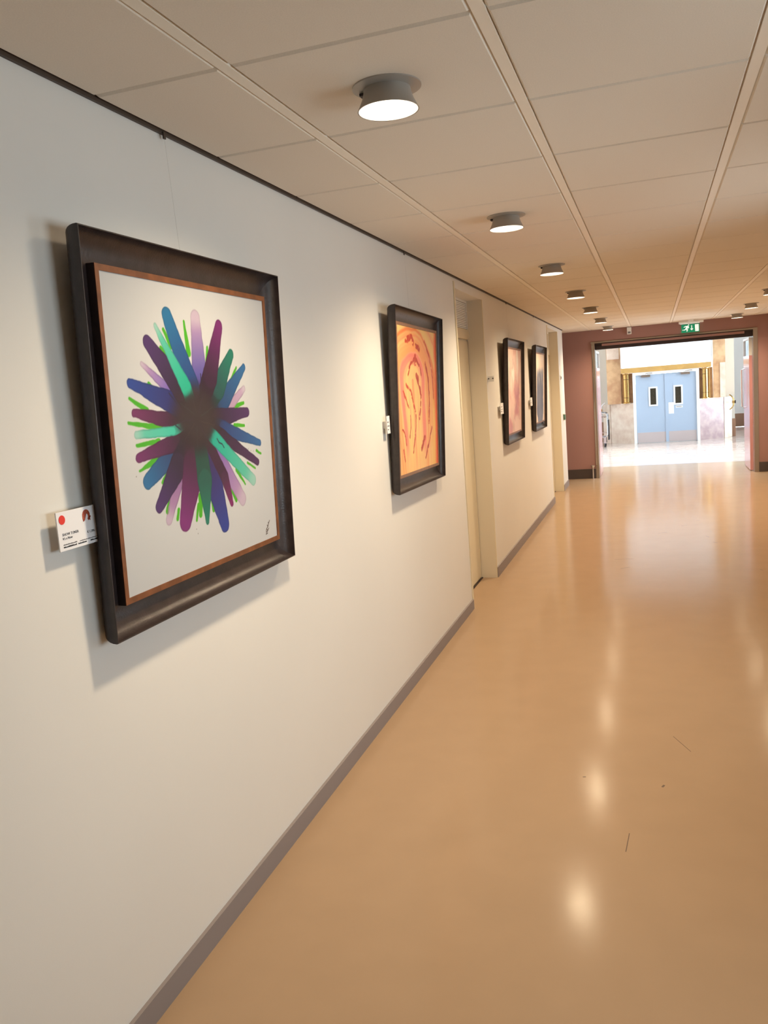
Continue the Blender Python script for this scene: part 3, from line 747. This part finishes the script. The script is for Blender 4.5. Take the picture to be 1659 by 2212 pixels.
e = empty('wall_bracket', (0, 6.76, 1.62), label='small white bracket with two dark studs on the wall past the first door', cat='bracket')
obj('plate', boxes((0, .05, 0, .012, 0, .045)), M_WHITE, e, bev=.002)
for dx in (.008, .043):
    bm = lathe([(.005, -.006), (.005, .0)], 12); bmesh.ops.rotate(bm, verts=bm.verts, cent=(0, 0, 0), matrix=Matrix.Rotation(PI/2, 3, 'X')); obj('stud', bm, M_DARK, e, loc=(dx, -.0062, .026))
e = empty('wall_socket', (0, 12.32, 1.61), label='small round white wall fitting beside the second door', cat='socket')
obj('plate', boxes((0, .012, 0, .06, 0, .06)), M_WHITE, e, bev=.003)
bm = lathe([(.018, 0), (.018, .006), (.006, .006), (.006, .002)], 20); bmesh.ops.rotate(bm, verts=bm.verts, cent=(0, 0, 0), matrix=Matrix.Rotation(PI/2, 3, 'Y')); obj('button', bm, M_GREYINK, e, loc=(.0121, .03, .03))
e = empty('card_reader', (0, 12.5, 1.01), label='small green and white card reader on the white wall past the second door', cat='card reader')
obj('housing', boxes((0, .03, 0, .085, 0, .1)), M_WHITE, e, bev=.004)
obj('front_panel', boxes((.0301, .034, .008, .077, .012, .088)), M_LGREEN, e, bev=.002)
obj('side_panel', boxes((.006, .026, -.003, -.0001, .012, .088)), M_LGREEN, e)

# floor post beside the doorway
e = empty('door_stop', (.325, YE-.055, 0), label='short chrome door stop post on the floor left of the doorway', cat='door stop')
obj('post', lathe([(.02, 0), (.02, .006), (.012, .008), (.012, .165)], 20), M_CHROME, e, smooth=True)
obj('cup', lathe([(.012, .166), (.03, .2), (.036, .215), (.03, .215), (.01, .18)], 20), M_CHROME, e, smooth=True)
# detector box
e = empty('motion_detector', (.92, YE, 2.232), label='small white detector box on the end wall under the ceiling', cat='detector')
obj('housing', boxes((0, .065, -.04, 0, 0, .104)), M_WHITE, e, bev=.004)
obj('lens', boxes((.012, .053, -.043, -.0402, .012, .04)), M_GREYINK, e, bev=.001)

# exit sign
YS = YE-.3
e = empty('exit_sign', (1.84, YS, HC), label='green emergency exit sign with running figure and down arrow hanging below the ceiling', cat='exit sign')
obj('ceiling_mount', boxes((-.04, .04, -.02, .02, -.02, 0)), M_WHITE, e, bev=.002)
obj('lamp_housing', boxes((-.17, .175, -.022, .022, -.048, -.0201)), M_WHITE, e, bev=.003)
obj('diffuser', boxes((-.155, .12, -.018, .018, -.053, -.0482)), M_SIGNW, e)
obj('clear_panel', boxes((-.165, .17, -.003, .003, -.2, -.0535)), M_GLASS, e)
p = obj('green_panel', boxes((-.135, .12, -.009, -.0035, -.183, -.062)), M_GREEN, e)
X0, Z0 = -.135, -.183
def g(pts): return [(X0+a*.255, Z0+b*.121) for a, b in pts]
yA, yB = -.0105, -.0091
man = [[(.40, .86), (.44, .92), (.435, .97), (.40, .985), (.37, .96), (.365, .9)],
       [(.27, .80), (.36, .84), (.42, .78), (.36, .56), (.30, .44), (.22, .48)],
       [(.30, .50), (.36, .40), (.33, .14), (.28, .12), (.29, .34), (.22, .42)],
       [(.22, .48), (.28, .46), (.20, .30), (.06, .30), (.04, .36), (.16, .38)],
       [(.28, .82), (.20, .80), (.12, .66), (.16, .62), (.22, .72), (.30, .74)],
       [(.39, .70), (.43, .60), (.39, .50), (.36, .54), (.38, .60), (.35, .66)]]
for q in man: obj('running_figure', poly_xz(g(q), yA, yB), M_SIGNW, e)
obj('arrow', poly_xz(g([(.55, .85), (.59, .85), (.59, .45), (.66, .45), (.57, .24), (.48, .45), (.55, .45)]), yA, yB), M_SIGNW, e)
obj('door_symbol', poly_xz(g([(.74, .92), (.95, .92), (.95, .1), (.76, .1)]), yA, yB), M_SIGNW, e)

# scuffs on the polished floor
M_SCUFF = mat('scuff_rubber', (96, 74, 58), .6)
for x, y, a, L, wd_ in ((1.33, 8.6, .5, .10, .006), (1.74, 8.35, 1.9, .07, .005), (1.79, 8.05, 2.3, .05, .007), (1.0, 7.35, .1, .16, .004), (1.02, 7.0, .7, .09, .006), (1.55, 9.0, .4, .06, .004),
                       (1.28, 3.15, 1.2, .02, .008), (.98, 3.18, .3, .012, .006), (1.7, 9.3, .9, .05, .004), (2.05, 6.9, 2.0, .05, .005), (1.36, 3.55, 2.0, .16, .0025), (1.16, 2.72, 1.5, .12, .003)):
    o = obj('scuff_mark', boxes((-L/2, L/2, -wd_/2, wd_/2, 0, .0003)), M_SCUFF, floor, loc=(x, y, 0), rot=(0, 0, a))
